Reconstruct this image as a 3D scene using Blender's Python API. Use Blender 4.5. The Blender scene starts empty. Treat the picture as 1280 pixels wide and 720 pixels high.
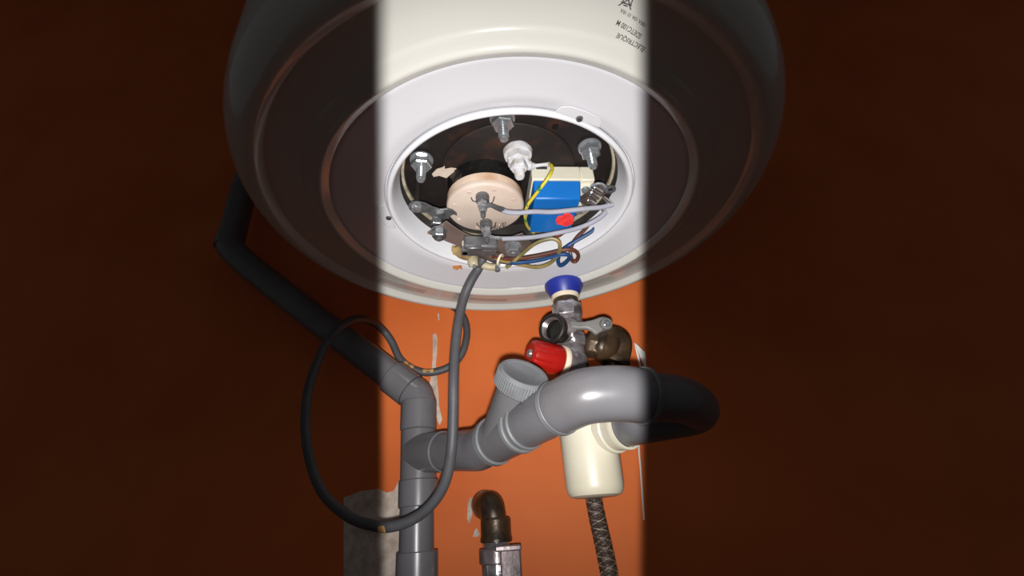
import bpy, bmesh, math, random
from mathutils import Vector as V, Matrix

# ------------------------------------------------------------------ camera
SC = bpy.context.scene
COL = SC.collection
F = 580.0                      # focal length in pixels of the 1280x720 frame
TH, RO = math.radians(27.4), math.radians(3.8)
CAM = V((0, 0, 1.2))
FWD = V((0, math.cos(TH), math.sin(TH)))
_u = V((0, -math.sin(TH), math.cos(TH)))
RGT = V((math.cos(RO), 0, 0)) - math.sin(RO) * _u
UPV = V((math.sin(RO), 0, 0)) + math.cos(RO) * _u
cam_d = bpy.data.cameras.new('camera')
cam_d.sensor_width = 36
cam_d.lens = F / 1280 * 36
cam_d.clip_start = 0.01
cam = bpy.data.objects.new('camera', cam_d)
COL.objects.link(cam)
R3 = Matrix((RGT, UPV, -FWD)).transposed()
cam.matrix_world = Matrix.Translation(CAM) @ R3.to_4x4()
SC.camera = cam

# ------------------------------------------------------------------ light
w = bpy.data.worlds.new('room_light')
SC.world = w
w.use_nodes = True
w.node_tree.nodes['Background'].inputs[0].default_value = (0.95, 0.97, 1.0, 1)
w.node_tree.nodes['Background'].inputs[1].default_value = 0.06

ld = bpy.data.lights.new('phone_torch', 'SPOT')       # phone torch below the lens; narrow beam made up to keep the sides dark
ld.energy = 19.5
ld.color = (1.0, 0.98, 0.95)
ld.shadow_soft_size = 0.006
ld.spot_size = math.radians(150)
ld.spot_blend = 0.022
lo = bpy.data.objects.new('phone_torch', ld)
COL.objects.link(lo)
lo.matrix_world = (Matrix.Translation(CAM - 0.004 * FWD - 0.016 * UPV) @ R3.to_4x4()
                   @ Matrix.Diagonal((0.0768, 1, 1, 1)))
ld.use_nodes = True                                   # the torch is brightest along its axis and falls off up and down
_n, _l = ld.node_tree.nodes, ld.node_tree.links
_g = _n.new('ShaderNodeNewGeometry')


def _m(op, a, b=None):
    q = _n.new('ShaderNodeMath')
    q.operation = op
    for i, x in enumerate((a, b)):
        if x is None:
            continue
        if isinstance(x, (int, float)):
            q.inputs[i].default_value = x
        else:
            _l.new(x, q.inputs[i])
    return q.outputs[0]


def _dot(v):
    q = _n.new('ShaderNodeVectorMath')
    q.operation = 'DOT_PRODUCT'
    q.inputs[1].default_value = v
    _l.new(_g.outputs['Incoming'], q.inputs[0])
    return q.outputs['Value']


_b = _m('DIVIDE', _m('SUBTRACT', _m('DIVIDE', _dot(UPV), _dot(FWD)), 0.03), 0.62)
_l.new(_m('EXPONENT', _m('MULTIPLY', _m('MULTIPLY', _b, _b), -1.0)), _n['Emission'].inputs['Strength'])
vs = SC.view_settings
vs.view_transform = 'Standard'
vs.look = 'None'
vs.gamma = 1
vs.use_curve_mapping = False
vs.exposure = 0.0


# ------------------------------------------------------------------ pixel -> place
def ray(px, py):
    return FWD + RGT * ((px - 640) / F) + UPV * ((360 - py) / F)


def at_y(px, py, Y):
    r = ray(px, py)
    return CAM + r * (Y / r.y)


def at_z(px, py, Z):                                   # Z above the camera
    r = ray(px, py)
    return CAM + r * (Z / r.z)


def at_d(px, py, d):
    return CAM + ray(px, py) * d


# ------------------------------------------------------------------ materials
MATS = {}


def lin(c):
    return tuple(((x / 255 + .055) / 1.055) ** 2.4 if x > 10 else x / 255 / 12.92 for x in c)


def mat(name, c, rough=.5, metal=0., c2=None, scale=30., lo=.4, hi=.65, bump=0., bscale=None, coat=0., detail=4, spec=.5):
    m = bpy.data.materials.new(name)
    m.use_nodes = True
    nt = m.node_tree
    b = nt.nodes['Principled BSDF']
    b.inputs['Roughness'].default_value = rough
    b.inputs['Metallic'].default_value = metal
    b.inputs['Coat Weight'].default_value = coat
    b.inputs['Coat Roughness'].default_value = .12
    b.inputs['Specular IOR Level'].default_value = spec
    tc = nt.nodes.new('ShaderNodeTexCoord')
    nz = nt.nodes.new('ShaderNodeTexNoise')
    nz.inputs['Scale'].default_value = scale
    nz.inputs['Detail'].default_value = detail
    nt.links.new(tc.outputs['Object'], nz.inputs['Vector'])
    rp = nt.nodes.new('ShaderNodeValToRGB')
    c = lin(c)
    c2 = lin(c2) if c2 else tuple(x * .88 for x in c)
    rp.color_ramp.elements[0].position = lo
    rp.color_ramp.elements[1].position = hi
    rp.color_ramp.elements[0].color = (*c, 1)
    rp.color_ramp.elements[1].color = (*c2, 1)
    nt.links.new(nz.outputs['Fac'], rp.inputs['Fac'])
    nt.links.new(rp.outputs['Color'], b.inputs['Base Color'])
    if bump:
        n2 = nt.nodes.new('ShaderNodeTexNoise')
        n2.inputs['Scale'].default_value = bscale or scale * 4
        n2.inputs['Detail'].default_value = 3
        nt.links.new(tc.outputs['Object'], n2.inputs['Vector'])
        bp = nt.nodes.new('ShaderNodeBump')
        bp.inputs['Strength'].default_value = bump
        bp.inputs['Distance'].default_value = .002
        nt.links.new(n2.outputs['Fac'], bp.inputs['Height'])
        nt.links.new(bp.outputs['Normal'], b.inputs['Normal'])
    MATS[name] = m
    return m


mat('wall_paint', (212, 110, 56), .6, spec=.15, c2=(202, 100, 48), scale=6, bump=.12, bscale=9)
mat('plaster', (205, 190, 178), .9, c2=(170, 150, 135), scale=60, bump=.5)
mat('floor_tile', (150, 140, 130), .5, scale=8)
mat('ceiling_paint', (225, 222, 215), .9)
mat('enamel_cream', (190, 188, 182), .15, c2=(186, 184, 178), scale=4, coat=.4)
mat('enamel_white', (198, 197, 202), .3, c2=(194, 193, 198), scale=5, coat=.2)
mat('white_paint_edge', (203, 203, 208), .28, c2=(198, 198, 203), scale=20, coat=.2)
mat('tank_steel', (34, 27, 26), .6, metal=.25, c2=(66, 40, 27), scale=34, lo=.54, hi=.72, bump=.35, bscale=60)
mat('black_gasket', (18, 17, 17), .35, scale=50, bump=.6, bscale=180)
mat('insulation', (170, 160, 140), .8, c2=(130, 118, 100), scale=90)
mat('skirt_metal', (62, 58, 56), .5, metal=.3, c2=(46, 42, 40), scale=40)
mat('zinc', (186, 190, 195), .2, metal=.72, c2=(158, 161, 166), scale=90, bump=.04)
mat('dark_zinc', (112, 113, 116), .28, metal=.5, c2=(84, 84, 86), scale=90, bump=.08)
mat('limescale', (196, 196, 202), .7, c2=(178, 170, 164), scale=120, bump=.35, bscale=200)
mat('steatite', (200, 183, 171), .55, c2=(190, 170, 156), scale=25, bump=.08)
mat('steatite_side', (214, 190, 170), .6, c2=(168, 112, 70), scale=22, lo=.42, hi=.7)
mat('pencil', (62, 52, 48), .9)
mat('blue_plastic', (4, 100, 178), .42, c2=(2, 94, 170), scale=12)
mat('cream_plastic', (216, 212, 196), .5, c2=(204, 198, 180), scale=14)
mat('red_paint', (238, 66, 62), .6, c2=(226, 48, 50), scale=120, bump=.6, bscale=160)
mat('spring_steel', (215, 208, 200), .2, metal=.95, scale=60)
mat('bracket_metal', (122, 106, 100), .38, metal=.25, c2=(98, 86, 82), scale=30, bump=.1)
mat('block_metal', (112, 113, 116), .3, metal=.35, c2=(84, 84, 87), scale=45, bump=.2)
mat('clamp_plastic', (178, 168, 142), .5, c2=(156, 144, 114), scale=50)
mat('pu_foam', (150, 128, 84), .85, c2=(112, 88, 52), scale=70, bump=.9, bscale=120)
mat('rust', (176, 108, 48), .85, c2=(128, 66, 24), scale=140, bump=.6)
mat('paper', (206, 188, 172), .9, scale=60)
mat('grey_wire', (146, 146, 158), .45, scale=40)
mat('brown_wire', (92, 50, 38), .4, c2=(78, 42, 32), scale=30)
mat('blue_wire', (22, 60, 104), .4, scale=30)
mat('yellow_wire', (196, 176, 46), .45, c2=(60, 130, 60), scale=120, lo=.56, hi=.6)
mat('olive_wire', (134, 112, 60), .45, c2=(104, 96, 58), scale=50, lo=.45, hi=.6)
mat('copper', (200, 130, 80), .3, metal=.9)
mat('rubber_cable', (76, 76, 80), .55, c2=(68, 67, 70), scale=30, bump=.1)
mat('yellow_smear', (196, 150, 92), .8, c2=(150, 106, 60), scale=90)
mat('sheath_brown', (84, 68, 62), .5, c2=(64, 52, 48), scale=40)
mat('grey_pvc', (102, 101, 105), .3, c2=(94, 92, 95), scale=14, bump=.05, bscale=30)
mat('pvc_joint', (46, 46, 48), .6)
mat('pvc_cap', (112, 114, 117), .5, c2=(102, 103, 106), scale=60, bump=.12)
mat('trap_white', (214, 208, 190), .4, c2=(206, 198, 176), scale=10, coat=.1)
mat('trap_grey', (196, 190, 174), .5, c2=(182, 174, 156), scale=20)
mat('chrome', (178, 172, 175), .14, metal=.7, c2=(126, 116, 120), scale=70, bump=.25, bscale=90)
mat('dull_chrome', (140, 128, 130), .28, metal=.45, c2=(100, 88, 90), scale=60, bump=.08)
mat('dark_bore', (40, 36, 34), .5, metal=.3, c2=(24, 22, 20), scale=50)
mat('collar_blue', (30, 44, 138), .42, c2=(26, 38, 128), scale=25)
mat('gasket_cream', (222, 206, 182), .6, scale=60)
mat('lever_grey', (114, 112, 109), .5, c2=(102, 100, 97), scale=40)
mat('red_knob', (162, 22, 16), .3, c2=(148, 18, 12), scale=20, coat=.2)
mat('old_brass', (76, 58, 40), .36, metal=.3, c2=(46, 37, 29), scale=50, bump=.25)
mat('braid', (86, 68, 58), .5, metal=.2, c2=(60, 48, 42), scale=300)
mat('braid_light', (150, 136, 126), .4, metal=.3)
mat('ink', (70, 66, 66), .7)
mat('red_ink', (150, 84, 78), .7)
mat('strip_white', (236, 236, 234), .3, coat=.3)


# ------------------------------------------------------------------ mesh builder
def frame(ax):
    ax = ax.normalized()
    t = V((0, 0, 1)) if abs(ax.z) < .9 else V((1, 0, 0))
    a = t.cross(ax).normalized()
    return a, ax.cross(a), ax


def spline(pts, n=8):
    pts = [V(p) for p in pts]
    out = []
    P = [pts[0] * 2 - pts[1]] + pts + [pts[-1] * 2 - pts[-2]]
    for i in range(1, len(P) - 2):
        a, b, c, d = P[i - 1:i + 3]
        for k in range(n):
            t = k / n
            out.append(.5 * ((2 * b) + (c - a) * t + (2 * a - 5 * b + 4 * c - d) * t * t + (3 * b - a - 3 * c + d) * t ** 3))
    out.append(pts[-1])
    return out


class MB:
    def __init__(s):
        s.v, s.f = [], []

    def add(s, vs, fs):
        o = len(s.v)
        s.v += [V(p) for p in vs]
        s.f += [tuple(i + o for i in f) for f in fs]
        return s

    def lathe(s, prof, org, ax=V((0, 0, 1)), seg=40, closed=False, wob=0., ph=0.):
        a, b, c = frame(V(ax))
        org = V(org)
        vs, fs, n = [], [], len(prof)
        rnd = random.Random(len(s.v) + n)
        for k in range(seg):
            t = 2 * math.pi * k / seg + ph
            d = a * math.cos(t) + b * math.sin(t)
            for (r, z) in prof:
                q = r * (1 + (rnd.uniform(-wob, wob) if wob else 0))
                vs.append(org + d * q + c * z)
        m = n if closed else n - 1
        for k in range(seg):
            k2 = (k + 1) % seg
            for i in range(m):
                j = (i + 1) % n
                fs.append((k * n + i, k2 * n + i, k2 * n + j, k * n + j))
        if not closed:
            for i in (0, n - 1):
                if prof[i][0] > 1e-6:
                    fs.append(tuple(k * n + i for k in range(seg)))
        return s.add(vs, fs)

    def open_lathe(s, prof, org, ax=V((0, 0, 1)), seg=96):
        k = len(s.f)
        s.lathe(prof, org, ax, seg)
        s.f = s.f[:k] + [f for f in s.f[k:] if len(f) == 4]
        return s

    def tube(s, pts, r, seg=12, n=8, smooth=True, cap=True):
        P = spline(pts, n) if smooth else [V(p) for p in pts]
        N = len(P)
        rs = r if isinstance(r, (list, tuple)) else [r] * 2
        T = [(P[min(i + 1, N - 1)] - P[max(i - 1, 0)]).normalized() for i in range(N)]
        a, b, _ = frame(T[0])
        vs, fs = [], []
        for i in range(N):
            a = (a - T[i] * a.dot(T[i])).normalized()
            b = T[i].cross(a)
            q = i / (N - 1) * (len(rs) - 1)
            k = min(int(q), len(rs) - 2)
            rr = rs[k] + (rs[k + 1] - rs[k]) * (q - k)
            for j in range(seg):
                t = 2 * math.pi * j / seg
                vs.append(P[i] + (a * math.cos(t) + b * math.sin(t)) * rr)
        for i in range(N - 1):
            for j in range(seg):
                j2 = (j + 1) % seg
                fs.append((i * seg + j, i * seg + j2, (i + 1) * seg + j2, (i + 1) * seg + j))
        if cap:
            fs.append(tuple(range(seg)))
            fs.append(tuple((N - 1) * seg + j for j in range(seg)))
        return s.add(vs, fs)

    def cyl(s, p, q, r, seg=32, ch=.0006):
        p, q = V(p), V(q)
        L = (q - p).length
        return s.lathe([(0, 0), (r - ch, 0), (r, ch), (r, L - ch), (r - ch, L), (0, L)], p, q - p, seg)

    def box(s, c, x, y, z):
        c, x, y, z = V(c), V(x), V(y), V(z)
        vs = [c + x * i + y * j + z * k for i in (-1, 1) for j in (-1, 1) for k in (-1, 1)]
        return s.add(vs, [(0, 1, 3, 2), (4, 6, 7, 5), (0, 4, 5, 1), (2, 3, 7, 6), (0, 2, 6, 4), (1, 5, 7, 3)])

    def prism(s, poly, t):
        t = V(t)
        n = len(poly)
        vs = [V(p) for p in poly] + [V(p) + t for p in poly]
        fs = [tuple(range(n)), tuple(range(n, 2 * n))] + [(i, (i + 1) % n, n + (i + 1) % n, n + i) for i in range(n)]
        return s.add(vs, fs)

    def build(s, name, m, parent=None, bevel=0., sharp=35, kind=None, label=None):
        if parent is not None:
            org = parent.matrix_world.translation.copy() if parent.type == 'EMPTY' else V(parent['_o'])
        else:
            lo_ = min(p.z for p in s.v)
            org = V((sum(p.x for p in s.v) / len(s.v), sum(p.y for p in s.v) / len(s.v), lo_))
        me = bpy.data.meshes.new(name)
        me.from_pydata([p - org for p in s.v], [], s.f)
        bm = bmesh.new()
        bm.from_mesh(me)
        bmesh.ops.recalc_face_normals(bm, faces=bm.faces)
        bm.to_mesh(me)
        bm.free()
        me.polygons.foreach_set('use_smooth', [True] * len(me.polygons))
        me.set_sharp_from_angle(angle=math.radians(sharp))
        me.materials.append(MATS[m])
        o = bpy.data.objects.new(name, me)
        COL.objects.link(o)
        if parent is None:
            o.location = org
        else:
            o.parent = parent
        o['_o'] = tuple(org)
        if bevel:
            md = o.modifiers.new('edge', 'BEVEL')
            md.width = bevel
            md.segments = 2
            md.limit_method = 'ANGLE'
        if kind:
            o['kind'] = kind
        if label:
            o['label'] = label
        return o


def tag(o, label, cat, group=None):
    o['label'], o['category'] = label, cat
    if group:
        o['group'] = group
    return o


def thing(name, loc, label, cat, group=None):
    o = bpy.data.objects.new(name, None)
    COL.objects.link(o)
    o.empty_display_size = .02
    o.location = loc
    o.matrix_world = Matrix.Translation(V(loc))
    return tag(o, label, cat, group)


X_, Y_, Z_ = V((1, 0, 0)), V((0, 1, 0)), V((0, 0, 1))

# ------------------------------------------------------------------ the setting
WALL = 0.66
wall = MB().box((0, WALL + .05, 1.3), X_ * 2, Y_ * .05, Z_ * 1.3).build('wall_back', 'wall_paint', kind='structure')
MB().box((0, -.67, -.02), X_ * 2, Y_ * 1.43, Z_ * .02).build('floor', 'floor_tile', kind='structure')
MB().box((0, -.2, 2.62), X_ * 2, Y_ * .96, Z_ * .02).build('ceiling', 'ceiling_paint', kind='structure')


def chip(pts, lab):
    MB().prism([at_y(x, y, WALL) for x, y in pts], V((0, -.0012, 0))).build('plaster_patch', 'plaster', wall, label=lab)


chip([(541, 419), (545, 416), (547, 424), (546.5, 440), (545, 455), (546, 470), (548, 490), (549, 508), (553, 524), (550, 532),
      (547, 527), (544, 510), (538, 500), (536, 486), (539, 470), (541, 450)], 'tall narrow white streak of bare plaster')
chip([(547, 392), (549, 392), (549.5, 400), (548, 401)], 'tiny white nick in orange paint')
chip([(430, 622), (452, 614), (474, 611), (484, 616), (493, 613), (499, 600), (503, 596), (506, 640), (505, 760), (430, 760)],
     'broad patch of bare plaster behind grey pipe')
chip([(585, 628), (588, 622), (592, 622), (591, 636), (590, 646), (586, 655), (584, 648)], 'white plaster edge beside brass elbow')
chip([(593, 664), (596, 660), (600, 668), (597, 671), (591, 671)], 'small white plaster nick under brass elbow')

# ------------------------------------------------------------------ water heater
H0 = .293
CX, CY = .0042, .375
ZC = CAM.z
AX = V((CX, CY, ZC))
heater = thing('water_heater', (CX, CY, ZC + .276), 'big white round electric water heater on orange wall, its underside opened up', 'water heater')
MB().open_lathe([(.1700, .2830), (.1700, .2806), (.1706, .2801), (.1712, .2796), (.1750, .2768), (.1758, .2763), (.1770, .2759), (.1785, .2759), (.1795, .2763), (.1805, .2771), (.1820, .2776), (.186, .2784), (.189, .2790), (.1902, .2795), (.1912, .2803), (.1928, .2807), (.205, .2822),
                 (.2205, .2846), (.2220, .2842), (.2268, .2796), (.2282, .2788), (.2315, .2785), (.238, .2815), (.2445, .2875),
                 (.250, .296), (.2538, .307), (.255, .32), (.255, .70), (.255, 1.10), (.252, 1.13), (.24, 1.15), (.0, 1.16)],
                AX, seg=160).build('body', 'enamel_cream', heater, sharp=50)
MB().open_lathe([(.119, .2915), (.1218, .2912), (.1222, .2885), (.1235, .2872), (.135, .2865), (.152, .2842), (.166, .2822), (.1690, .2815), (.1700, .2818), (.1700, .30), (.12, .30)],
                AX, seg=160).build('bottom_plate', 'enamel_white', heater, sharp=50)
MB().lathe([(.1208, .290), (.1206, .2862), (.1196, .2848), (.1178, .2846), (.1162, .2856), (.1148, .2885), (.1120, .298), (.1095, .3085), (.1118, .309), (.1150, .296)], AX, seg=160, closed=True).build('opening_rim', 'white_paint_edge', heater, sharp=60)
MB().open_lathe([(.1105, .3075), (.1085, .313), (.1085, .345)], AX, seg=96).build('inner_skirt', 'skirt_metal', heater)
MB().lathe([(.1085, .3185), (.1060, .3185), (.1055, .3205), (.1060, .3225), (.1085, .3225)], AX, seg=96, closed=True).build('insulation_edge', 'insulation', heater)
for zz in (1.62, 2.05):
    MB().box((CX, .643, zz), X_ * .14, Y_ * .019, Z_ * .02).build('wall_bracket', 'skirt_metal', heater, bevel=.002)
PZ = .337
tank = MB().lathe([(0, PZ + .003), (.109, PZ + .003), (.109, PZ + .012), (0, PZ + .012)], AX, seg=96).build('tank_base', 'tank_steel', heater)
MB().lathe([(0, PZ), (.070, PZ), (.0715, PZ + .001), (.0715, PZ + .004), (0, PZ + .004)], AX + V((.0, .012, 0)), seg=96).build('flange', 'tank_steel', heater)


# screw tabs on the rim
def tab(px, py, w, flip=1):
    p = at_z(px, py, .2855)
    d = (p - AX)
    d.z = 0
    rr = d.length
    d.normalize()
    t = V((-d.y, d.x, 0))
    base = V((CX, CY, ZC + .2862))
    pts = []
    for (s, r) in ((-1, .1212), (-.92, .128), (-.62, rr + .0075), (.0, rr + .0085), (.62, rr + .0075), (.92, .128), (1, .1212), (.5, .1214), (0, .1206), (-.5, .1214)):
        pts.append(base + d * r + t * (s * w) + V((0, 0, -(r - .12) * .10)))
    o = MB().prism(pts, V((0, 0, -.0011))).build('screw_tab', 'enamel_white', heater, bevel=.0006)
    c = base + d * rr + V((0, 0, -.0030))
    MB().lathe([(0, .0002), (.0014, 0), (.0026, -.0002), (.003, .0012), (0, .0016)], c, seg=16).build('screw_hole', 'dark_zinc', o)
    MB().lathe([(0, -.0006), (.0013, -.0006), (.0013, .0008), (0, .0008)], c, seg=12).build('hole', 'pvc_joint', o)


tab(724, 147, .021)
tab(486, 271, .020)


def bolt(px, py, z=PZ, L=.028, s=1., m='zinc', nm='bolt', parent=None):
    p = at_z(px, py, z)
    d = V((0, 0, -1))
    p = p + V((0, 0, .001))
    b = MB().lathe([(0, 0), (.0044 * s, 0), (.0044 * s, L - .0016), (.0034 * s, L), (.0012, L), (0, L - .0008)], p, d, 20)
    for k in range(7):
        z0 = L * .45 + k * L * .07
        b.lathe([(.0043 * s, z0), (.0048 * s, z0 + L * .02), (.0043 * s, z0 + L * .04)], p, d, 20, closed=True)
    o = b.build(nm, m, parent or heater)
    MB().lathe([(0, 0), (.0118 * s, 0), (.0122 * s, .0008), (.0116 * s, .0022), (0, .0022)], p, d, 28).build('washer', m, o)
    MB().lathe([(0, .002), (.0098 * s, .002), (.0106 * s, .0026), (.0106 * s, .0098), (.0094 * s, .0108), (0, .0108)], p, d, 6,
               ph=.3).build('nut', m, o, sharp=20)
    return o


bolt(527, 200)
bolt(628, 148)
bolt(737, 184)
bolt(727, 262, L=.020, s=1.05)
bolt(546, 275, .322, L=.018, s=.85, m='dark_zinc')
MB().lathe([(0, 0), (.0032, 0), (.0034, .0012), (0, .0012)], at_z(694, 158, PZ + .0030), -Z_, 16).build('dark_hole_disc', 'black_gasket', heater)  # flat black disc, its colour standing in for the dark of a small hole
# anode stud with lime deposit
pa = at_z(647, 189, PZ)
an = MB().lathe([(0, 0), (.0052, 0), (.0056, .020), (.0048, .033), (.0038, .0345), (0, .0345)], pa, -Z_, 20, wob=.02).build('anode_stud', 'limescale', heater,
                                                                                                      label='white lime-crusted stud')
MB().lathe([(0, 0), (.0145, 0), (.0150, .002), (.0138, .0065), (.0125, .007), (0, .007)], pa, -Z_, 28, wob=.02).build('washer', 'limescale', an)
MB().lathe([(0, .006), (.0112, .006), (.0125, .008), (.0122, .014), (.0108, .0158), (0, .0158)], pa, -Z_, 6).build('nut', 'limescale', an, sharp=20)
MB().lathe([(0, .0158), (.0085, .016), (.0092, .018), (.0090, .023), (.0078, .0248), (0, .025)], pa, -Z_, 6, ph=.5).build('lock_nut', 'limescale', an, sharp=20)


# print on the underside band
def band_z(r):
    T = [(.1770, .2759), (.1785, .2759), (.1795, .2763), (.1805, .2771), (.1820, .2776), (.186, .2784), (.189, .2790), (.1902, .2795), (.1912, .2803), (.1928, .2807), (.205, .2822), (.2205, .2846)]
    for (a, za), (b, zb) in zip(T, T[1:]):
        if r <= b:
            return za + (zb - za) * (r - a) / (b - a)
    return .2848


def polar(px, py, z=.2815):
    p = at_z(px, py, z) - AX
    return math.hypot(p.x, p.y), math.atan2(p.y, p.x)


def band_text(txt, p_end, p_start, name, size, shear=0.):
    """text whose last letter sits at p_end and first at p_start, letter tops towards the axis"""
    r1, f1 = polar(*p_end)
    r0, f0 = polar(*p_start)
    cu = bpy.data.curves.new(name, 'FONT')
    cu.body = txt
    cu.offset = .016
    ob = bpy.data.objects.new(name, cu)
    COL.objects.link(ob)
    bpy.context.view_layer.update()
    me = bpy.data.meshes.new_from_object(ob.evaluated_get(bpy.context.evaluated_depsgraph_get()))
    bpy.data.objects.remove(ob)
    x0 = min(v.co.x for v in me.vertices)
    x1 = max(v.co.x for v in me.vertices)
    org = heater.matrix_world.translation
    for v in me.vertices:
        t = (v.co.x - x0) / (x1 - x0)
        r = r0 + (r1 - r0) * t - (v.co.y - .35) * size
        f = f0 + (f1 - f0) * t
        v.co = V((CX + r * math.cos(f), CY + r * math.sin(f), ZC + band_z(r) - .0003)) - org
    me.materials.clear()
    me.materials.append(MATS['ink'])
    o = bpy.data.objects.new(name, me)
    COL.objects.link(o)
    o.parent = heater
    return o


band_text('\u00c9LECTRIQUE', (770.5, 43), (805, 61), 'printed_line', .0042)
band_text('SDETC100 M', (771, 28), (801, 46), 'printed_line', .0044)
band_text('1BRA 10A 10 1RA', (776, 14), (807, 33), 'printed_line', .0030)
# crossed-out bin symbol
r0, f0 = polar(787, 1)


def bandp(u, v):
    r = r0 - v * .75
    f = f0 - u * .75 / r0
    return V((CX + r * math.cos(f), CY + r * math.sin(f), ZC + band_z(r) - .0003))


sym = MB()
for a, b in (((-.004, .004), (-.003, -.004)), ((-.003, -.004), (.003, -.004)), ((.003, -.004), (.004, .004)), ((-.005, .004), (.005, .004)),
             ((-.006, -.006), (.006, .007)), ((.006, -.006), (-.006, .007)), ((-.002, .0055), (.002, .0055))):
    sym.tube([bandp(*a), bandp(*b)], .0004, 6, smooth=False)
sym.build('printed_symbol', 'ink', heater)


def red_print(pa_, pb_, rows, rw):
    ra, fa = polar(*pa_)
    rb, fb = polar(*pb_)
    rnd = random.Random(int(pa_[0]))
    m = MB()
    for k in range(rows):
        f = fa
        step = .012 * (1 if fb > fa else -1)
        while (fb - f) * step > 0:
            L = step * rnd.uniform(.4, 1.4)
            q = []
            for (ff, rr) in ((f, 0), (f + L, 0), (f + L, rw * .42), (f, rw * .42)):
                r = ra + (rb - ra) * ((ff - fa) / (fb - fa)) + (k - rows / 2) * rw + rr
                q.append(V((CX + r * math.cos(ff), CY + r * math.sin(ff), ZC + band_z(r) - .0003)))
            m.add(q, [(0, 1, 2, 3)])
            f += L + step * .35
    m.build('red_small_print', 'red_ink', heater)


red_print((474, 350), (530, 365), 6, .0022)
red_print((588, 374), (632, 376), 4, .0022)
red_print((762, 341), (806, 322), 6, .0022)

# ------------------------------------------------------------------ heating element
pd = at_z(607, 262.5, .303)
R_E = .0412
elem = thing('heating_element', pd + V((0, 0, -.027)), 'round pale pink ceramic heating element head with two studs', 'heating element')
MB().lathe([(0, 0), (.0380, 0), (.0402, .0012), (R_E, .0028), (R_E, .0065), (0, .0065)], pd, Z_, 72).build('ceramic_disc', 'steatite', elem)
MB().lathe([(0, .006), (.0398, .006), (.0405, .009), (.0405, .016), (0, .016)], pd, Z_, 72).build('ceramic_side', 'steatite_side', elem)
MB().lathe([(0, .0155), (.0385, .0155), (.0385, .024), (.0388, .0255), (.0398, .0285), (.0405, PZ - .303), (0, PZ - .303 + .001)], pd, Z_, 90, wob=.014).build(
    'gasket', 'black_gasket', elem, label='ragged black rubber gasket')
for k in range(8):
    t = k * math.pi / 4 + .35
    p = pd + V((math.cos(t), math.sin(t), 0)) * .0335
    MB().lathe([(0, -.0004), (.0022, -.0004), (.0028, .0004), (0, .0006)], p, Z_, 16).build('dimple', 'steatite', elem)


def terminal(px, py, k=1.):
    p = at_z(px, py, .3035)
    d = -Z_
    o = MB().lathe([(0, 0), (.0026, 0), (.0026, .0265 * k), (.0018, .028 * k), (0, .028 * k)], p, d, 16).build('terminal_stud', 'dark_zinc', elem)
    MB().lathe([(0, 0), (.0066, 0), (.0070, .001), (.0070, .004), (.0058, .0045), (.0058, .0052), (.0068, .0056), (.0068, .0085), (.006, .009), (0, .009)],
               p, d, 24).build('washer', 'dark_zinc', o)
    MB().lathe([(0, .009), (.0052, .009), (.0056, .0102), (.0056, .0150), (.0046, .0162), (0, .0162)], p, d, 6, ph=.2).build('nut', 'zinc', o, sharp=20)
    MB().lathe([(0, .0162), (.0040, .0164), (.0043, .0185), (.0032, .0212), (0, .0215)], p, d, 20).build('end_nut', 'zinc', o)
    return p


t1 = terminal(603, 244)
t2 = terminal(607.5, 277)
for (a, b, c) in (((589, 247), (591, 251), (595, 252)), ((618, 246), (616, 252), (611, 257)), ((596, 279), (598, 283), (602, 283)), ((620, 278), (618, 283), (614, 286))):
    MB().tube([at_z(*a, .3022), at_z(*b, .3022), at_z(*c, .3022)], .0006, 6).build('wire_mark', 'pencil', elem)
# scribbled letters on the ceramic
q0 = at_z(617, 286, .3027)
for i, st in enumerate(([(0, 0), (3, -5), (1, -3), (5, 1)], [(4, -1), (6, -4), (7, 0), (9, -5)], [(8, 0), (11, -6), (12, -2), (9, -3)], [(12, -1), (12, -6), (15, -6), (14, -2), (12, -1)])):
    MB().tube([at_z(617 + x, 287 + y - x * .2, .3027) for x, y in st], .0004, 6, smooth=False).build('scribble', 'pencil', elem)

# clip that holds the ceramic
clip = thing('retaining_clip', at_z(520, 258, .300), 'curved grey metal clip hooked over the edge of ceramic disc', 'clip')
MB().prism([at_z(x, y, .303) for x, y in ((511, 255), (514, 251), (521, 250), (531, 252), (541, 257), (550, 260), (559, 259), (566, 261), (571, 265),
                                          (571.5, 268), (567, 266), (563, 268), (561, 272), (552, 271), (543, 268), (533, 264), (524, 264), (515, 263), (511, 259))],
           V((0, 0, -.0025))).build('tongue', 'dark_zinc', clip, bevel=.0008)
pc = at_z(521, 257, .3005)
MB().lathe([(0, -.0365), (.0030, -.0365), (.0030, .004), (0, .004)], pc, -Z_, 16).build('bolt', 'tank_steel', clip)
MB().lathe([(0, -.001), (.0058, -.001), (.0060, .003), (.005, .0052), (0, .0058)], pc, -Z_, 6).build('bolt_head', 'zinc', clip, bevel=.0006)

# ------------------------------------------------------------------ thermostat
c1 = at_z(669, 249, .299)
c2 = at_z(726, 249, .299)
c3 = at_z(664, 291, .299)
xm = (c2 - c1)
wdt = xm.length
xd = xm.normalized()
yd = V((-xd.y, xd.x, 0))
dep = (c3 - c1).dot(yd)
th = thing('thermostat', c1 + xd * wdt / 2 + yd * dep / 2, 'bright blue plastic thermostat box with pink-red paint blob beside ceramic disc', 'thermostat')


def tb(u0, u1, v0, v1, z0, z1):
    c = c1 + xd * ((u0 + u1) / 2 * wdt) + yd * ((v0 + v1) / 2 * dep)
    c.z = ZC + (z0 + z1) / 2
    return c, xd * ((u1 - u0) / 2 * wdt), yd * ((v1 - v0) / 2 * dep), Z_ * ((z1 - z0) / 2)


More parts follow.
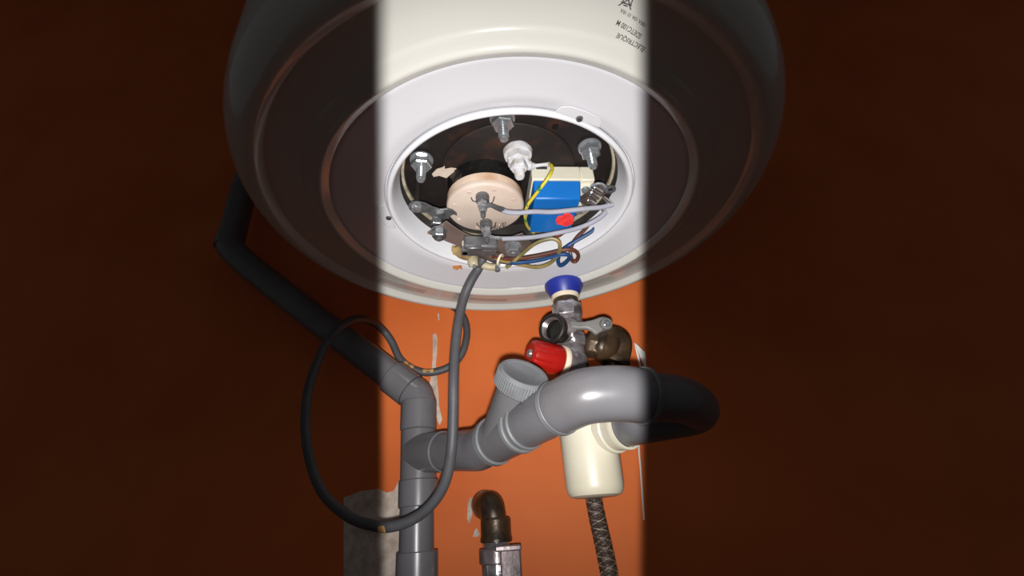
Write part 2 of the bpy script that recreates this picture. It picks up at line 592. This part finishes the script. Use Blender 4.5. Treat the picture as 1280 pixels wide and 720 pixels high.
cb = MB()
A = [c1 + xd * (u * wdt) + yd * (v * dep) for u, v in ((0, 0), (1, 0), (1, 1), (0, 1))]
up = [c1 + xd * (u * wdt) + yd * (v * dep) + Z_ * .020 for u, v in ((-.03, -.10), (1.03, -.10), (1.03, 1.02), (-.03, 1.02))]
cb.add(A + up, [(0, 1, 2, 3), (4, 5, 6, 7), (0, 1, 5, 4), (1, 2, 6, 5), (2, 3, 7, 6), (3, 0, 4, 7)])
cb.build('cover', 'blue_plastic', th, bevel=.0018)
MB().box(*tb(-.05, 1.04, -.13, 1.0, .3185, .3365)).build('base', 'cream_plastic', th, bevel=.0012)
MB().box(*tb(1.03, 1.34, -.13, .62, .318, .3365)).build('terminal_block', 'cream_plastic', th, bevel=.0015)
MB().box(*tb(.06, .30, -.15, -.12, .332, .3375)).build('label_plate', 'pvc_joint', th)
pts = []
for (x, y) in ((694.5, 275), (696, 271), (699, 269), (703, 269.5), (705, 266), (708, 266.5), (710, 264.5), (713, 267), (716, 269), (717.5, 274), (716, 279), (711, 281), (708, 283), (704, 281), (702, 282), (700, 280), (696, 280)):
    pts.append(at_z(x, y, .2990))
MB().prism(pts, V((0, 0, -.0012))).build('paint_blob', 'red_paint', th, bevel=.0005)
for i, (a, b) in enumerate((((741, 233), (752, 240)), ((737, 239), (748, 247)), ((733, 249), (744, 255)))):
    p, q = at_z(*a, .303), at_z(*b, .303)
    MB().cyl(p, q, .0032, 20, .0008).build('contact_spring', 'spring_steel', th)
MB().box(at_z(741, 244, .306), V((.004, .004, 0)), V((-.010, .010, 0)), Z_ * .003).build('contact_carrier', 'sheath_brown', th, bevel=.0006)
for (x, y) in ((732, 236), (731, 251), (724, 262)):
    p = at_z(x, y, .314)
    MB().lathe([(0, 0), (.0042, 0), (.0046, .001), (.004, .004), (.0015, .0044), (0, .004)], p, -Z_, 20).build('terminal_screw', 'zinc', th)
    MB().box(p + V((0, .002, .003)), X_ * .006, Y_ * .005, Z_ * .003).build('terminal_plate', 'cream_plastic', th, bevel=.0008)
# eyelet tab
e = MB()
pe = at_z(763, 237, .303)
e.lathe([(.0028, -.0006), (.0058, -.0006), (.0058, .0008), (.0028, .0008)], pe, Z_, 28, closed=True)
e.prism([at_z(747, 235, .303), at_z(759, 233, .303), at_z(760, 240, .303), at_z(750, 241, .303)], Z_ * .0012)
e.build('eyelet_tab', 'dark_zinc', th)
MB().tube([at_z(739, 234, .305), at_z(745, 230, .303), at_z(752, 230, .303), at_z(757, 234, .303)], .0016, 8).build('loop_wire', 'zinc', th)
for a, b in (((765, 256), (754, 246)), ((757, 266), (751, 259))):
    MB().cyl(at_z(*a, .2925), at_z(*b, .297), .0019, 12, .0003).build('ferrule', 'spring_steel', th)

# ------------------------------------------------------------------ bracket, clamp
BY = .480
br = thing('bracket', at_z(600, 310, .285), 'dull brown-grey sheet metal bracket along the back of opening', 'bracket')
MB().prism([at_z(x, y, .293) for x, y in ((534, 292), (546, 284), (558, 277), (566, 283), (578, 291), (592, 297), (612, 299), (632, 299), (653, 292), (664, 304), (661, 314),
                                          (646, 322), (612, 321), (586, 313), (560, 303))], Z_ * .002).build('plate', 'bracket_metal', br, bevel=.0005)
blk = at_z(600.5, 306, .284)
MB().box(blk, V((.0185, .003, 0)), V((-.001, .008, 0)), Z_ * .0075).build('block', 'block_metal', br, bevel=.0022)
MB().box(blk + V((-.006, -.005, -.0045)), V((.008, .001, 0)), V((0, .004, 0)), Z_ * .0055).build('lug', 'dark_zinc', br, bevel=.001)
MB().cyl(at_z(581, 302, .292), at_z(581, 302, .292) - Z_ * .016, .0036, 20).build('screw', 'trap_grey', br)
MB().box(at_z(598, 314, .279), V((.019, .003, 0)), V((-.001, .006, 0)), Z_ * .003).build('lip', 'block_metal', br, bevel=.001)
o = bolt(641, 308, .293, L=.012, s=.86, m='zinc', nm='bolt', parent=br)
o = bolt(549, 288, .293, L=.014, s=.72, m='dark_zinc', nm='bolt', parent=br)

cl = thing('cable_clamp', at_y(592, 336, BY), 'cream plastic cable clamp gripping the grey cable under bracket', 'clamp')
MB().tube([at_y(591, 312, BY), at_y(590.5, 320, BY - .006), at_y(592, 328, BY - .008), at_y(593, 333, BY - .006)], [.0055, .0066, .0072, .0062], 16).build('post', 'clamp_plastic', cl)
MB().tube([at_y(595, 327, BY - .006), at_y(604, 331, BY - .007), at_y(614, 334, BY - .007), at_y(625, 333, BY - .007)], [.0062, .0048, .0042, .0050], 14).build('bar', 'clamp_plastic', cl)
MB().cyl(at_y(621.5, 332, BY - .009), at_y(622, 339, BY - .009), .0034, 18).build('screw', 'zinc', cl)
MB().cyl(at_y(592.5, 331, BY - .012), at_y(592.5, 334.5, BY - .012), .0022, 14).build('screw', 'zinc', cl)

fm = MB()
rnd = random.Random(4)
for i in range(5):
    c = at_y(558 + i * 6.3, 310 + i * 2.1, .468)
    fm.lathe([(0, -.007), (.006, -.005), (.0085, 0), (.006, .005), (0, .007)], c, V((rnd.uniform(-.3, .3), rnd.uniform(-.3, .3), 1)), 14, wob=.12)
tag(fm.build('foam_lump', 'pu_foam', sharp=60), 'yellow-brown lump of old foam under the sheet metal bracket', 'foam')
rp_ = MB().prism([at_y(x, y, .486) for x, y in ((566, 329), (571, 330), (577, 331.5), (578, 337), (574, 335.5), (572, 338), (566, 336))], V((0, -.0015, .0005)))
tag(rp_.build('rust_flake', 'rust', bevel=.0004), 'small orange rust flake on white rim left of cable clamp', 'rust flake')
pf = MB().prism([at_z(x, y, PZ - .0008) for x, y in ((540, 217), (546, 211), (553, 209), (556, 207), (556, 211), (564, 209.5), (572.5, 210.5), (565, 216), (558, 222), (549, 219),
                                                     (542, 220.5))], Z_ * -.0008)
tag(pf.build('paper_scrap', 'paper'), 'torn beige paper scrap stuck on dark tank base', 'scrap')


# ------------------------------------------------------------------ wires
def wire(name, pts, r, m, label, n=8, extra=None):
    P = [at_z(x, y, z) for x, y, z in pts]
    root = thing(name, P[0], label, 'wire')
    MB().tube(P, r, 10, n).build('insulation', m, root)
    return root


g1 = wire('jumper_wire', [(627, 262.5, .2865), (634, 265, .2855), (648, 266, .2848), (668, 264.5, .285), (690, 265, .285), (712, 263, .2855), (735, 260.5, .287), (752, 259, .289),
                          (766, 256, .2925)], .0026, 'grey_wire', 'grey jumper wire from centre stud of ceramic disc across blue box')
MB().tube([at_z(608, 257, .288), at_z(614, 257, .2875), at_z(621, 260, .287), at_z(629, 263, .2865)], [.0028, .0020, .0024, .0028], 10).build('crimp_lug', 'dark_zinc', g1)
g2 = wire('jumper_wire', [(628, 298.5, .2815), (645, 298, .2805), (670, 296, .280), (695, 291.5, .280), (718, 286.5, .2815), (736, 280, .284), (750, 272, .288), (757.5, 265, .2925)], .0026,
          'grey_wire', 'grey jumper wire from rear stud of ceramic disc, below blue box')
MB().tube([at_z(612, 296, .2835), at_z(618, 297, .283), at_z(630, 298.5, .2815)], [.0026, .0018, .0027], 10).build('crimp_lug', 'zinc', g2)
ew = wire('earth_wire', [(686, 205.5, .322), (689.5, 207, .317), (690, 213, .309), (686, 221, .301), (678, 232, .296), (668, 245, .293), (660, 256, .292), (656.5, 266, .293), (657, 276, .295),
                         (660, 284, .299), (667, 291, .304)], .0017, 'yellow_wire', 'thin yellow-green earth wire from lime-crusted stud past blue box')
MB().tube([at_z(655, 203, .322), at_z(662, 207, .321), at_z(670, 207, .321), at_z(678, 206, .3215), at_z(687, 205.5, .3222)], [.0048, .0052, .0020, .0018, .0025], 12).build('ring_lug', 'limescale', ew)
bw = wire('brown_wire', [(616, 321, .2735), (628, 324, .2745), (645, 323.5, .278), (665, 321, .277), (685, 317, .277), (700, 313.5, .277), (712, 312, .277), (720, 314.5, .2765), (723, 320, .2755),
                         (720.5, 326, .2745), (716, 326.5, .2745), (713.5, 321, .2765), (713, 315, .281), (715, 306, .287), (721, 297, .292), (730, 288, .298), (736, 281, .304)], .0023,
          'brown_wire', 'brown mains wire curling in a small loop outside the opening')
bl = wire('blue_wire', [(617, 324, 0.2720), (630, 328, 0.2725), (648, 328.5, 0.2735), (668, 326.5, 0.2725), (688, 322, 0.2725), (700, 318.5, 0.2725), (709, 318.5, 0.2720), (712, 322, 0.2710), (707, 328.5, 0.2702),
                        (701, 332, 0.2702), (698, 329, 0.2715), (698, 322, 0.2740), (702, 314, 0.2775), (709, 308, 0.2840), (720, 301, 0.2880), (733, 293.5, 0.2920), (742, 287, 0.2960), (746, 279, 0.3020)], .0023,
          'blue_wire', 'dark blue mains wire curling in a small loop outside the opening')
yw = wire('earth_loop_wire', [(617, 323, .2725), (628, 326.5, .2725), (642, 329, .2735), (656, 332, .272), (672, 334, .271), (686, 330, .2715), (695, 322, .273), (699.5, 313, .276), (699, 303, .281),
                              (692, 298.5, .2845), (682, 299.5, .2850), (670, 304, .2840), (660, 311, .282), (651, 319, .2795), (642, 327, .2745), (633, 334.5, .2715)], .0022,
          'olive_wire', 'dirty yellow-green earth wire bent into a wide loop beside cable clamp')
tc = MB()
for k in range(6):
    tc.tube([at_z(695, 294 + k * .6, .290), at_z(700, 293.5 + k * .5, .290), at_z(705, 292.5, .291)], .0004, 5)
tc.build('bare_strands', 'copper', yw)

# ------------------------------------------------------------------ power cable
cable_pts = [at_y(606, 316, BY - .016), at_y(602, 327, BY - .010), at_y(598, 336, BY - .002), at_y(589, 351, BY), at_y(580, 372, BY + .005), at_y(573.5, 400, BY + .005), at_y(569, 435, BY), at_y(567, 475, .475),
             at_y(566.5, 515, .478), at_y(565, 555, .482), at_y(560, 590, .492), at_y(550, 616, .502), at_y(533, 637, .51), at_y(512, 651, .515), at_y(490, 658, .52), at_y(470, 657.5, .525),
             at_y(435, 645, .53), at_y(400, 610, .53), at_y(383, 550, .53), at_y(385, 490, .535), at_y(402, 440, .545), at_y(418, 416, .548), at_y(440, 400, .565), at_y(462, 401, .60), at_y(479, 413, .63), at_y(490, 428, .637),
             at_y(499, 447, .640), at_y(512, 459, .642), at_y(530, 465.5, .645), at_y(548, 464, .647), at_y(564, 457, .648), at_y(577, 443, .649), at_y(583, 423, .65), at_y(583, 407, .651),
             at_y(578, 394, .652), at_y(570, 386, .655), at_y(563, 382, .663)]
pcab = thing('power_cable', cable_pts[0], 'thick dark grey rubber power cable hanging from the heater and looping round', 'cable')
MB().tube(cable_pts, .0054, 16, 8).build('sheath', 'rubber_cable', pcab)
MB().tube([at_y(601, 315, BY - .018), at_y(610, 318, BY - .022), at_y(618, 321.5, BY - .023), at_y(625, 324.5, BY - .023)], .0070, 16).build('inner_sleeve', 'sheath_brown', pcab)
pr = at_y(625, 324.5, BY - .023)
MB().lathe([(.0050, -.001), (.0072, -.001), (.0076, 0), (.0072, .0012), (.0050, .0012)], pr, at_y(625, 324.5, BY - .023) - at_y(616, 321, BY - .023), 24, closed=True).build('sleeve_rim', 'gasket_cream', pcab)
sp = spline(cable_pts, 8)


def near(p):
    return min(range(len(sp)), key=lambda i: (sp[i] - p).length)


for (a, b, nm) in ((at_y(504, 453, .641), at_y(520, 463, .643), 0), (at_y(524, 465, .644), at_y(546, 464.5, .647), 1), (at_y(484, 658.5, .521), at_y(474, 658, .523), 2)):
    i, j = sorted((near(a), near(b)))
    off = V((0, -.0012, .0006)) if nm < 2 else V((0, -.0016, -.0010))
    MB().tube([p + off for p in sp[i:j + 1]], [.0030, .0048, .0040, .0047, .0028], 12, smooth=False).build('paint_smear', 'yellow_smear', pcab, label='ochre paint smear')

# ------------------------------------------------------------------ grey waste pipe
SY = .600
J = at_d(522, 566, .571)
SYv = J.y
stack_x = J.x


def st(py, dx=0.):
    """point of the stack axis seen at picture height py"""
    p = at_y(522 + dx, py, SYv)
    return p


wp = thing('waste_pipe', st(760), 'grey plastic waste pipe with clean-out branch running along orange wall', 'pipe')


def fit(name, p, q, r, m='grey_pvc', rim=True):
    p, q = V(p), V(q)
    L = (q - p).length
    return MB().lathe([(0, 0), (r - .0012, 0), (r, .0012), (r, L - .0012), (r - .0012, L), (0, L)], p, q - p, 48).build(name, m, wp)


sb, s0, s1, s2, s3, s4 = st(860, -3), st(699, -1.), st(628, 0), st(607, .6), st(535, 0), st(506, 1.0)
fit('pipe', sb, s3, .0196)
fit('pipe', V((sb.x, sb.y, 0)), sb + V((0, 0, .01)), .0196)
fit('socket', sb, st(689, -.5), .0232)
fit('socket', st(634, .8), st(600, 1), .0232)
fit('tee_body', st(601, 1), st(538, 1), .0215)
fit('socket', st(538, 1), st(502, 1.5), .0226)
# 45 degree bend up-left
e0 = st(503, 1.5)
dirv = (at_y(474, 463, SYv) - at_y(519, 498, SYv)).normalized()
corner = at_y(520.5, 494, SYv)
e1 = corner + dirv * .010
MB().tube([e0 - (corner - e0).normalized() * .006, e0, corner * .9 + e0 * .1, corner + dirv * .004, e1, e1 + dirv * .004], .0215, 32, 8).build('bend', 'grey_pvc', wp)
fit('socket', e1, e1 + dirv * .034, .0226)
far = e1 + dirv * .34
far2 = far + V((-.03, 0, .05))
MB().tube([e1 + dirv * .02, e1 + dirv * .03, far, far2, far2 + V((0, 0, .06)), far2 + V((0, 0, .9))], .0196, 32, 6).build('pipe', 'grey_pvc', wp)
MB().lathe([(.0206, 0), (.0224, 0), (.0224, .0008), (.0206, .0008)], e1 - dirv * .0004, dirv, 40, closed=True).build('joint_line', 'pvc_joint', wp)

Bp = at_d(597, 562, .487)
Cp = at_d(640, 539, .435)
Dp = at_d(703, 507, .396)
ax = (Dp - Bp).normalized()
fit('branch', J + (Bp - J) * .02, J + (Bp - J) * .50, .0226)
MB().tube([J + (Bp - J) * .40, J + (Bp - J) * .8, Bp, Bp + ax * .015, Bp + ax * .03], .0212, 32, 8).build('bend', 'grey_pvc', wp)


def on(t):
    return Bp + (Dp - Bp) * t


MB().tube([on(.12), on(.62)], .0205, 40, smooth=False).build('branch_body', 'grey_pvc', wp)


def ring(t0, t1, r, m='pvc_cap', nm='collar'):
    p, q = on(t0), on(t1)
    L = (q - p).length
    MB().lathe([(.018, 0), (r - .001, 0), (r, .001), (r, L - .001), (r - .001, L), (.018, L)], p, q - p, 56, closed=True).build(nm, m, wp)


ring(.20, .26, .0238)
ring(.26, .57, .0222, 'grey_pvc', 'socket')
ring(.53, .57, .0236)
ring(.60, .63, .0232)
MB().tube([on(.56), on(.97)], .0214, 40, smooth=False).build('pipe', 'grey_pvc', wp)
ring(.94, .985, .0238)
Ep = at_d(757, 492, .385)
Fp = at_d(806, 495, .392)
n0 = at_d(754, 538, .493)
n1 = at_d(803, 527, .452)
nd = (n1 - n0).normalized()
Gp = at_d(852, 500, .412)
Hp = at_d(868, 514, .438)
Ip = n0 + nd * .062
Kp = n0 + nd * .040
Kq = n0 + nd * .010
MB().tube([on(.95), on(1.0), at_d(728, 496, .387), Ep, at_d(783, 492, .386), Fp], .0230, 48, 10).build('elbow', 'grey_pvc', wp)
fd = (Fp - at_d(783, 492, .386)).normalized()
MB().lathe([(.018, 0), (.0240, 0), (.0246, .001), (.0246, .004), (.0240, .005), (.018, .005)], Fp - fd * .004, fd, 56, closed=True).build('collar', 'pvc_cap', wp)
MB().tube([Fp, Gp, Hp, Ip, Kp, Kq], .0205, 40, 10).build('return_bend', 'grey_pvc', wp)

# clean-out branch with ribbed cap
vd = -ray(652, 470).normalized()
cax = (RGT * .32 + UPV * .84 + vd * .31).normalized()
capc = at_d(656, 465, .432)                     # centre of the cap's outer face
b0 = capc - cax * .078
MB().tube([b0, capc - cax * .012], .0196, 40, smooth=False).build('cleanout_branch', 'grey_pvc', wp)
cap = MB()
NR = 60
pr_ = []
vs_, fs_ = [], []
a_, b_, c_ = frame(cax)
cap.lathe([(0, -.0012), (.0175, -.0012), (.0185, -.0006), (.0195, .0), (.0225, .0), (.0240, -.0012), (.0240, -.003), (0, -.003)], capc, cax, 60)
co = cap.build('cleanout_cap', 'pvc_cap', wp)
rb = MB()
prof = [(.0238, -.0018), (.0245, -.0028), (.0245, -.0165), (.0236, -.0178), (.0, -.0178)]
for k in range(NR * 2):
    t = math.pi * k / NR
    d = a_ * math.cos(t) + b_ * math.sin(t)
    g = .0007 if k % 2 else 0
    for i, (r, z) in enumerate(prof):
        vs_.append(capc + d * max(0, r + (g if i in (1, 2) else 0)) + c_ * z)
n_ = len(prof)
for k in range(NR * 2):
    k2 = (k + 1) % (NR * 2)
    for i in range(n_ - 1):
        fs_.append((k * n_ + i, k2 * n_ + i, k2 * n_ + i + 1, k * n_ + i + 1))
rb.add(vs_, fs_)
rb.build('ribbed_edge', 'pvc_cap', co, sharp=12)

# ------------------------------------------------------------------ safety valve group under the heater
VY = .540
vt = at_y(707.5, 365, VY)
vxx, vyy = at_y(712, 415, VY).x, VY


def vz(py):
    return at_y(712, py, VY).z


def vp(py):
    return V((vxx, vyy, vz(py)))


un = thing('insulating_union', vp(384), 'cone-shaped blue plastic union with cream gasket under the heater', 'union')
ztop = ZC + .2815
MB().lathe([(.010, ztop), (.0232, ztop), (.0252, ztop - .002), (.0250, ztop - .006), (.0185, vz(370)), (.010, vz(370))], (vxx, vyy, 0), Z_, 48, closed=True).build('blue_cone', 'collar_blue', un, sharp=25)
MB().lathe([(.008, vz(369)), (.0178, vz(369)), (.0182, vz(370.5)), (.0178, vz(375)), (.008, vz(375))], (vxx, vyy, 0), Z_, 40, closed=True).build('gasket', 'gasket_cream', un)
MB().lathe([(.006, vz(374)), (.0162, vz(374)), (.0166, vz(382)), (.006, vz(383))], (vxx, vyy, 0), Z_, 40, closed=True).build('threaded_nipple', 'old_brass', un)

sv = thing('safety_valve', vp(468), 'chrome safety valve with red knob and grey lever under blue union', 'valve')
MB().lathe([(0, vz(380)), (.0178, vz(380)), (.0192, vz(382)), (.0192, vz(396)), (.0178, vz(398)), (0, vz(398))], (vxx, vyy, 0), Z_, 6, ph=.35).build('hex_collar', 'chrome', sv, sharp=15, bevel=.0008)
MB().lathe([(0, vz(397)), (.0165, vz(397)), (.0175, vz(399)), (.0175, vz(405)), (.0158, vz(410)), (.0162, vz(416)), (.0172, vz(424)), (.0172, vz(434)), (.0155, vz(440)), (.0160, vz(446)), (.0180, vz(450)),
            (.0180, vz(462)), (.0150, vz(468)), (.0110, vz(476)), (0, vz(476))], (vxx, vyy, 0), Z_, 48).build('body', 'chrome', sv)
MB().lathe([(0, vz(420)), (.0186, vz(420)), (.0198, vz(422)), (.0198, vz(434)), (.0186, vz(436)), (0, vz(436))], (vxx, vyy, 0), Z_, 8, ph=.2).build('facets', 'chrome', sv, sharp=15, bevel=.001)
# drain port facing left and forward
pdn = at_y(691, 411, VY - .030)
pin = vp(411)
pin.z = pdn.z
da = (pdn - pin).normalized()
pt_ = MB().lathe([(.0, .004), (.0130, .004), (.0135, L0 := (pdn - pin).length - .006), (.0172, L0), (.0182, L0 + .002), (.0182, L0 + .009), (.0168, L0 + .0105), (.0140, L0 + .0105), (.0135, L0 + .004), (.0125, L0 - .006),
                  (0, L0 - .008)], pin, da, 40).build('drain_port', 'dark_bore', sv)
for k in range(4):
    MB().lathe([(.0138, L0 + .0005 + k * .0024), (.0128, L0 + .0014 + k * .0024), (.0138, L0 + .0023 + k * .0024)], pin, da, 36, closed=True).build('thread', 'dull_chrome', pt_)
MB().lathe([(0, 0), (.0145, 0), (.0145, (pdn - pin).length - .018), (0, (pdn - pin).length - .018)], pin, da, 36).build('port_neck', 'dull_chrome', sv)
# red knob
k0 = vp(452)
k1 = at_y(702, 452, VY - .010)
kdir = (at_y(656, 440, VY - .032) - at_y(702, 452, VY - .010)).normalized()
MB().lathe([(0, -.02), (.0150, -.02), (.0155, -.002), (0, -.002)], k1, kdir, 36).build('knob_neck', 'dull_chrome', sv)
MB().lathe([(0, -.003), (.0188, -.003), (.0194, -.001), (.0194, .002), (.0186, .0035), (0, .0035)], k1, kdir, 48).build('knob_ring', 'gasket_cream', sv)
kb = MB()
KN = 48
prof = [(.0, .003), (.0172, .003), (.0184, .006), (.0182, .016), (.0176, .022), (.0172, .036), (.0158, .041), (.0125, .043), (0, .0415)]
a_, b_, c_ = frame(kdir)
vs_, fs_ = [], []
for k in range(KN):
    t = 2 * math.pi * k / KN
    d = a_ * math.cos(t) + b_ * math.sin(t)
    for i, (r, z) in enumerate(prof):
        g = -.0011 if (k % 6 == 0 and 3 <= i <= 6) else 0
        vs_.append(k1 + d * max(0, r + g) + c_ * z)
n_ = len(prof)
for k in range(KN):
    for i in range(n_ - 1):
        fs_.append((k * n_ + i, ((k + 1) % KN) * n_ + i, ((k + 1) % KN) * n_ + i + 1, k * n_ + i + 1))
kb.add(vs_, fs_)
kn = kb.build('red_knob', 'red_knob', sv)
MB().lathe([(0, .0405), (.0048, .0405), (.0052, .0425), (.0042, .0445), (0, .0440)], k1, kdir, 20).build('knob_screw', 'zinc', kn)
# lever
lev0 = at_y(714, 409, VY - .030)
lv = MB().prism([at_y(x, y, VY - .030) for x, y in ((711, 402), (720, 404), (730, 404), (740, 402), (749, 398.5), (756, 398), (761.5, 401.5), (763, 407), (760, 412), (755, 414), (750, 417), (744, 421), (739, 416),
                                                    (733, 413), (722, 413.5), (712, 412))], V((0, -.007, 0))).build('lever', 'lever_grey', sv, bevel=.0022)
lc = at_y(757, 405.5, VY - .037)
MB().lathe([(0, -.008), (.0072, -.008), (.0072, .0035), (.0062, .0048), (.0045, .0048), (.0042, .002), (0, .002)], lc, V((.25, -1, -.15)), 28).build('lever_boss', 'lever_grey', lv)
MB().lathe([(0, .0), (.0036, .0), (.0036, .0035), (.0028, .004), (0, .0032)], lc, V((.25, -1, -.15)), 16).build('lever_screw', 'zinc', lv)
MB().lathe([(0, -.026), (.0095, -.026), (.0095, .004), (.0080, .0055), (0, .0055)], at_y(713, 408, VY - .030), V((0, -1, 0)), 28).build('lever_hub', 'dull_chrome', sv)
# inlet union to the right
i0 = at_y(726, 428, VY)
i1 = at_y(741, 431, VY - .002)
idr = (i1 - i0).normalized()
MB().lathe([(0, -.012), (.0100, -.012), (.0100, .006), (.0130, .007), (.0170, .010), (.0176, .012), (.0176, .021), (.0168, .023), (0, .023)], i0, idr, 8).build('inlet_port', 'old_brass', sv, sharp=20, bevel=.0008)

# brass supply elbow
se = thing('supply_elbow', at_y(766, 470, VY), 'dark brown brass elbow with pipe beside chrome valve', 'pipe fitting')
q0 = i0 + idr * .024
q1 = at_y(762, 425, VY + .004)
q2 = at_y(772, 428, VY + .010)
q3 = at_y(772, 440, VY + .012)
q4 = at_y(768, 452, VY + .012)
MB().tube([q0 - idr * .003, q0 + idr * .004, q1, q2, q3, q4], [.0165, .0165, .0168, .0170, .0166, .0160], 36, 8).build('elbow', 'old_brass', se)
dd = (q4 - q3).normalized()
MB().lathe([(.010, -.003), (.0172, -.003), (.0184, -.001), (.0184, .005), (.0172, .007), (.010, .007)], q0, idr, 40, closed=True).build('union_ring', 'old_brass', se)
MB().lathe([(.010, -.004), (.0186, -.004), (.0192, -.002), (.0192, .003), (.0186, .005), (.010, .005)], q4, dd, 40, closed=True).build('elbow_rim', 'old_brass', se)
MB().lathe([(0, 0), (.0150, 0), (.0150, .022), (0, .022)], q4, dd, 6).build('nut', 'old_brass', se, bevel=.001, sharp=20)
MB().tube([q4 + dd * .02, q4 + dd * .06 + V((0, .01, 0)), q4 + dd * .10 + V((0, .05, 0)), V((q4.x, WALL + .004, q4.z - .12))], .008, 20).build('supply_pipe', 'old_brass', se)

# ------------------------------------------------------------------ bottle trap
TY = .522
tcx = at_y(741, 590, TY)


def tz(py):
    return at_y(741, py, TY).z


zb, zt = tz(622), tz(528)
tr = thing('bottle_trap', (tcx.x, TY, zb), 'cream-white plastic bottle trap under the grey elbow', 'trap')
MB().lathe([(0, zb), (.0215, zb), (.0262, zb + .0016), (.0288, zb + .0055), (.0296, zb + .010), (.0300, zb + .03), (.0306, zt), (.0300, zt + .004), (.018, zt + .010), (.0165, zt + .012),
            (.0165, vz(478)), (0, vz(478))], (tcx.x, TY, 0), Z_, 64).build('body', 'trap_white', tr)
MB().lathe([(0, -.022), (.0190, -.022), (.0190, .004), (0, .004)], n0, nd, 40).build('outlet', 'trap_white', tr)
MB().lathe([(.012, 0), (.0225, 0), (.0232, .002), (.0232, .009), (.012, .009)], n0, nd, 48, closed=True).build('gasket_ring', 'trap_grey', tr)
MB().lathe([(.012, .009), (.0240, .009), (.0250, .010), (.0250, .018), (.0240, .019), (.012, .019)], n0, nd, 48, closed=True).build('nut', 'trap_white', tr)
MB().lathe([(.012, .019), (.0230, .019), (.0230, .030), (.012, .030)], n0, nd, 48, closed=True).build('nut_sleeve', 'trap_grey', tr)
MB().lathe([(.0212, .029), (.0236, .029), (.0240, .031), (.0236, .034), (.0212, .034)], n0, nd, 48, closed=True).build('nut_rim', 'trap_white', tr)

# ------------------------------------------------------------------ braided hose
hp = [at_y(741, 606, .575), at_y(742, 622, .575), at_y(746, 645, .575), at_y(751, 668, .574), at_y(757, 695, .572), at_y(762, 722, .570), at_y(768, 770, .568), at_y(772, 830, .57), at_y(772, 830, .57) + V((.002, .02, -.10)), at_y(772, 830, .57) + V((.004, .096, -.18))]
ho = thing('braided_hose', hp[-1], 'dark braided metal hose hanging down behind the bottle trap', 'hose')
MB().tube(hp, .0082, 24, 10).build('core', 'braid', ho)
P = spline(hp, 40)
T = [(P[min(i + 1, len(P) - 1)] - P[max(i - 1, 0)]).normalized() for i in range(len(P))]
for sgn in (1, -1):
    for s_ in range(8):
        pts = []
        for i, p in enumerate(P):
            a, b, c = frame(T[i])
            t = sgn * i * .17 + s_ * math.pi / 4
            pts.append(p + (a * math.cos(t) + b * math.sin(t)) * (.0083 + .0004 * math.sin(i * .8 + s_)))
        MB().tube(pts, .0009, 5, smooth=False).build('braid_strand', 'braid_light' if s_ % 4 == 0 else 'braid', ho)

# ------------------------------------------------------------------ stop valve on the wall
wv_y = .615
wv = thing('stop_valve', at_y(621, 760, wv_y), 'brass elbow and chrome stop valve coming out of the orange wall', 'valve')
ea = at_y(604, 632, WALL + .004)
eb = at_y(606, 632, .638)
ec = at_y(616, 632, wv_y)
ed = at_y(618, 652, wv_y)
MB().lathe([(0, 0), (.0172, 0), (.0180, .003), (.0165, .010), (0, .010)], at_y(606, 631, WALL), V((.25, -1, 0)), 36).build('wall_boss', 'old_brass', wv)
MB().tube([ea, eb, ec + V((-.003, .006, .001)), ec + V((0, 0, -.008)), ed], [.0150, .0152, .0156, .0150, .0146], 36, 8).build('elbow', 'old_brass', wv)
wx = at_y(620, 665, wv_y)


def wz(py):
    return at_y(620, py, wv_y).z


def wl(name, m, prof, seg=40, **k):
    return MB().lathe([(r, wz(p)) for r, p in prof], (wx.x, wv_y, 0), Z_, seg).build(name, m, wv, **k)


wl('elbow_socket', 'old_brass', [(0, 647), (.0160, 647), (.0178, 650), (.0178, 671), (.0186, 673), (.0186, 677), (.0170, 678), (0, 678)])
wl('thread', 'chrome', [(0, 676), (.0158, 677), (.0162, 679), (.0152, 681), (.0162, 683), (.0152, 685), (.0160, 687), (0, 688)])
wl('collar', 'dull_chrome', [(0, 685), (.0190, 685), (.0205, 687), (.0205, 703), (.0190, 705), (0, 705)])
wl('valve_body', 'chrome', [(0, 704), (.0178, 704), (.0178, 735), (.020, 740), (.020, 780), (.012, 790), (.008, 860), (0, 860)])
MB().tube([V((wx.x, wv_y, wz(850))), V((wx.x, wv_y, .5)), V((wx.x, wv_y, .0))], .0065, 16).build('outlet_pipe', 'chrome', wv)
hb = at_y(638, 706, wv_y - .018)
MB().box(hb, V((.0115, .002, 0)), V((-.001, .010, 0)), Z_ * .017).build('handle', 'dull_chrome', wv, bevel=.002)
MB().box(hb + V((-.002, -.003, .0165)), V((.0145, .002, 0)), V((-.001, .009, 0)), Z_ * .003).build('handle_top', 'dull_chrome', wv, bevel=.0014)
MB().cyl(hb, hb + V((-.018, .016, 0)), .007, 20).build('handle_stem', 'chrome', wv)

# ------------------------------------------------------------------ white pointed strip at the right
cs = thing('corner_strip', at_y(803, 650, .640), 'bright white pointed strip standing on orange wall right of brass elbow', 'strip')
MB().prism([at_y(x, y, .636) for x, y in ((792, 427.5), (796, 437), (799, 447), (801.5, 459), (803, 500), (800, 500), (799, 458))], V((0, -.0016, 0))).build('flap', 'strip_white', cs, bevel=.0004)
MB().prism([at_y(x, y, .634) for x, y in ((793, 428), (806, 440), (808, 462), (804, 456), (798, 441))], V((0, -.0016, -.0006))).build('flap', 'strip_white', cs, bevel=.0004)
MB().tube([at_y(800, 500, .637), at_y(798.5, 555, .655), at_y(801, 590, .658), at_y(805, 650, .659)], .0012, 8).build('edge', 'strip_white', cs)

for o in bpy.data.objects:
    if '_o' in o:
        del o['_o']
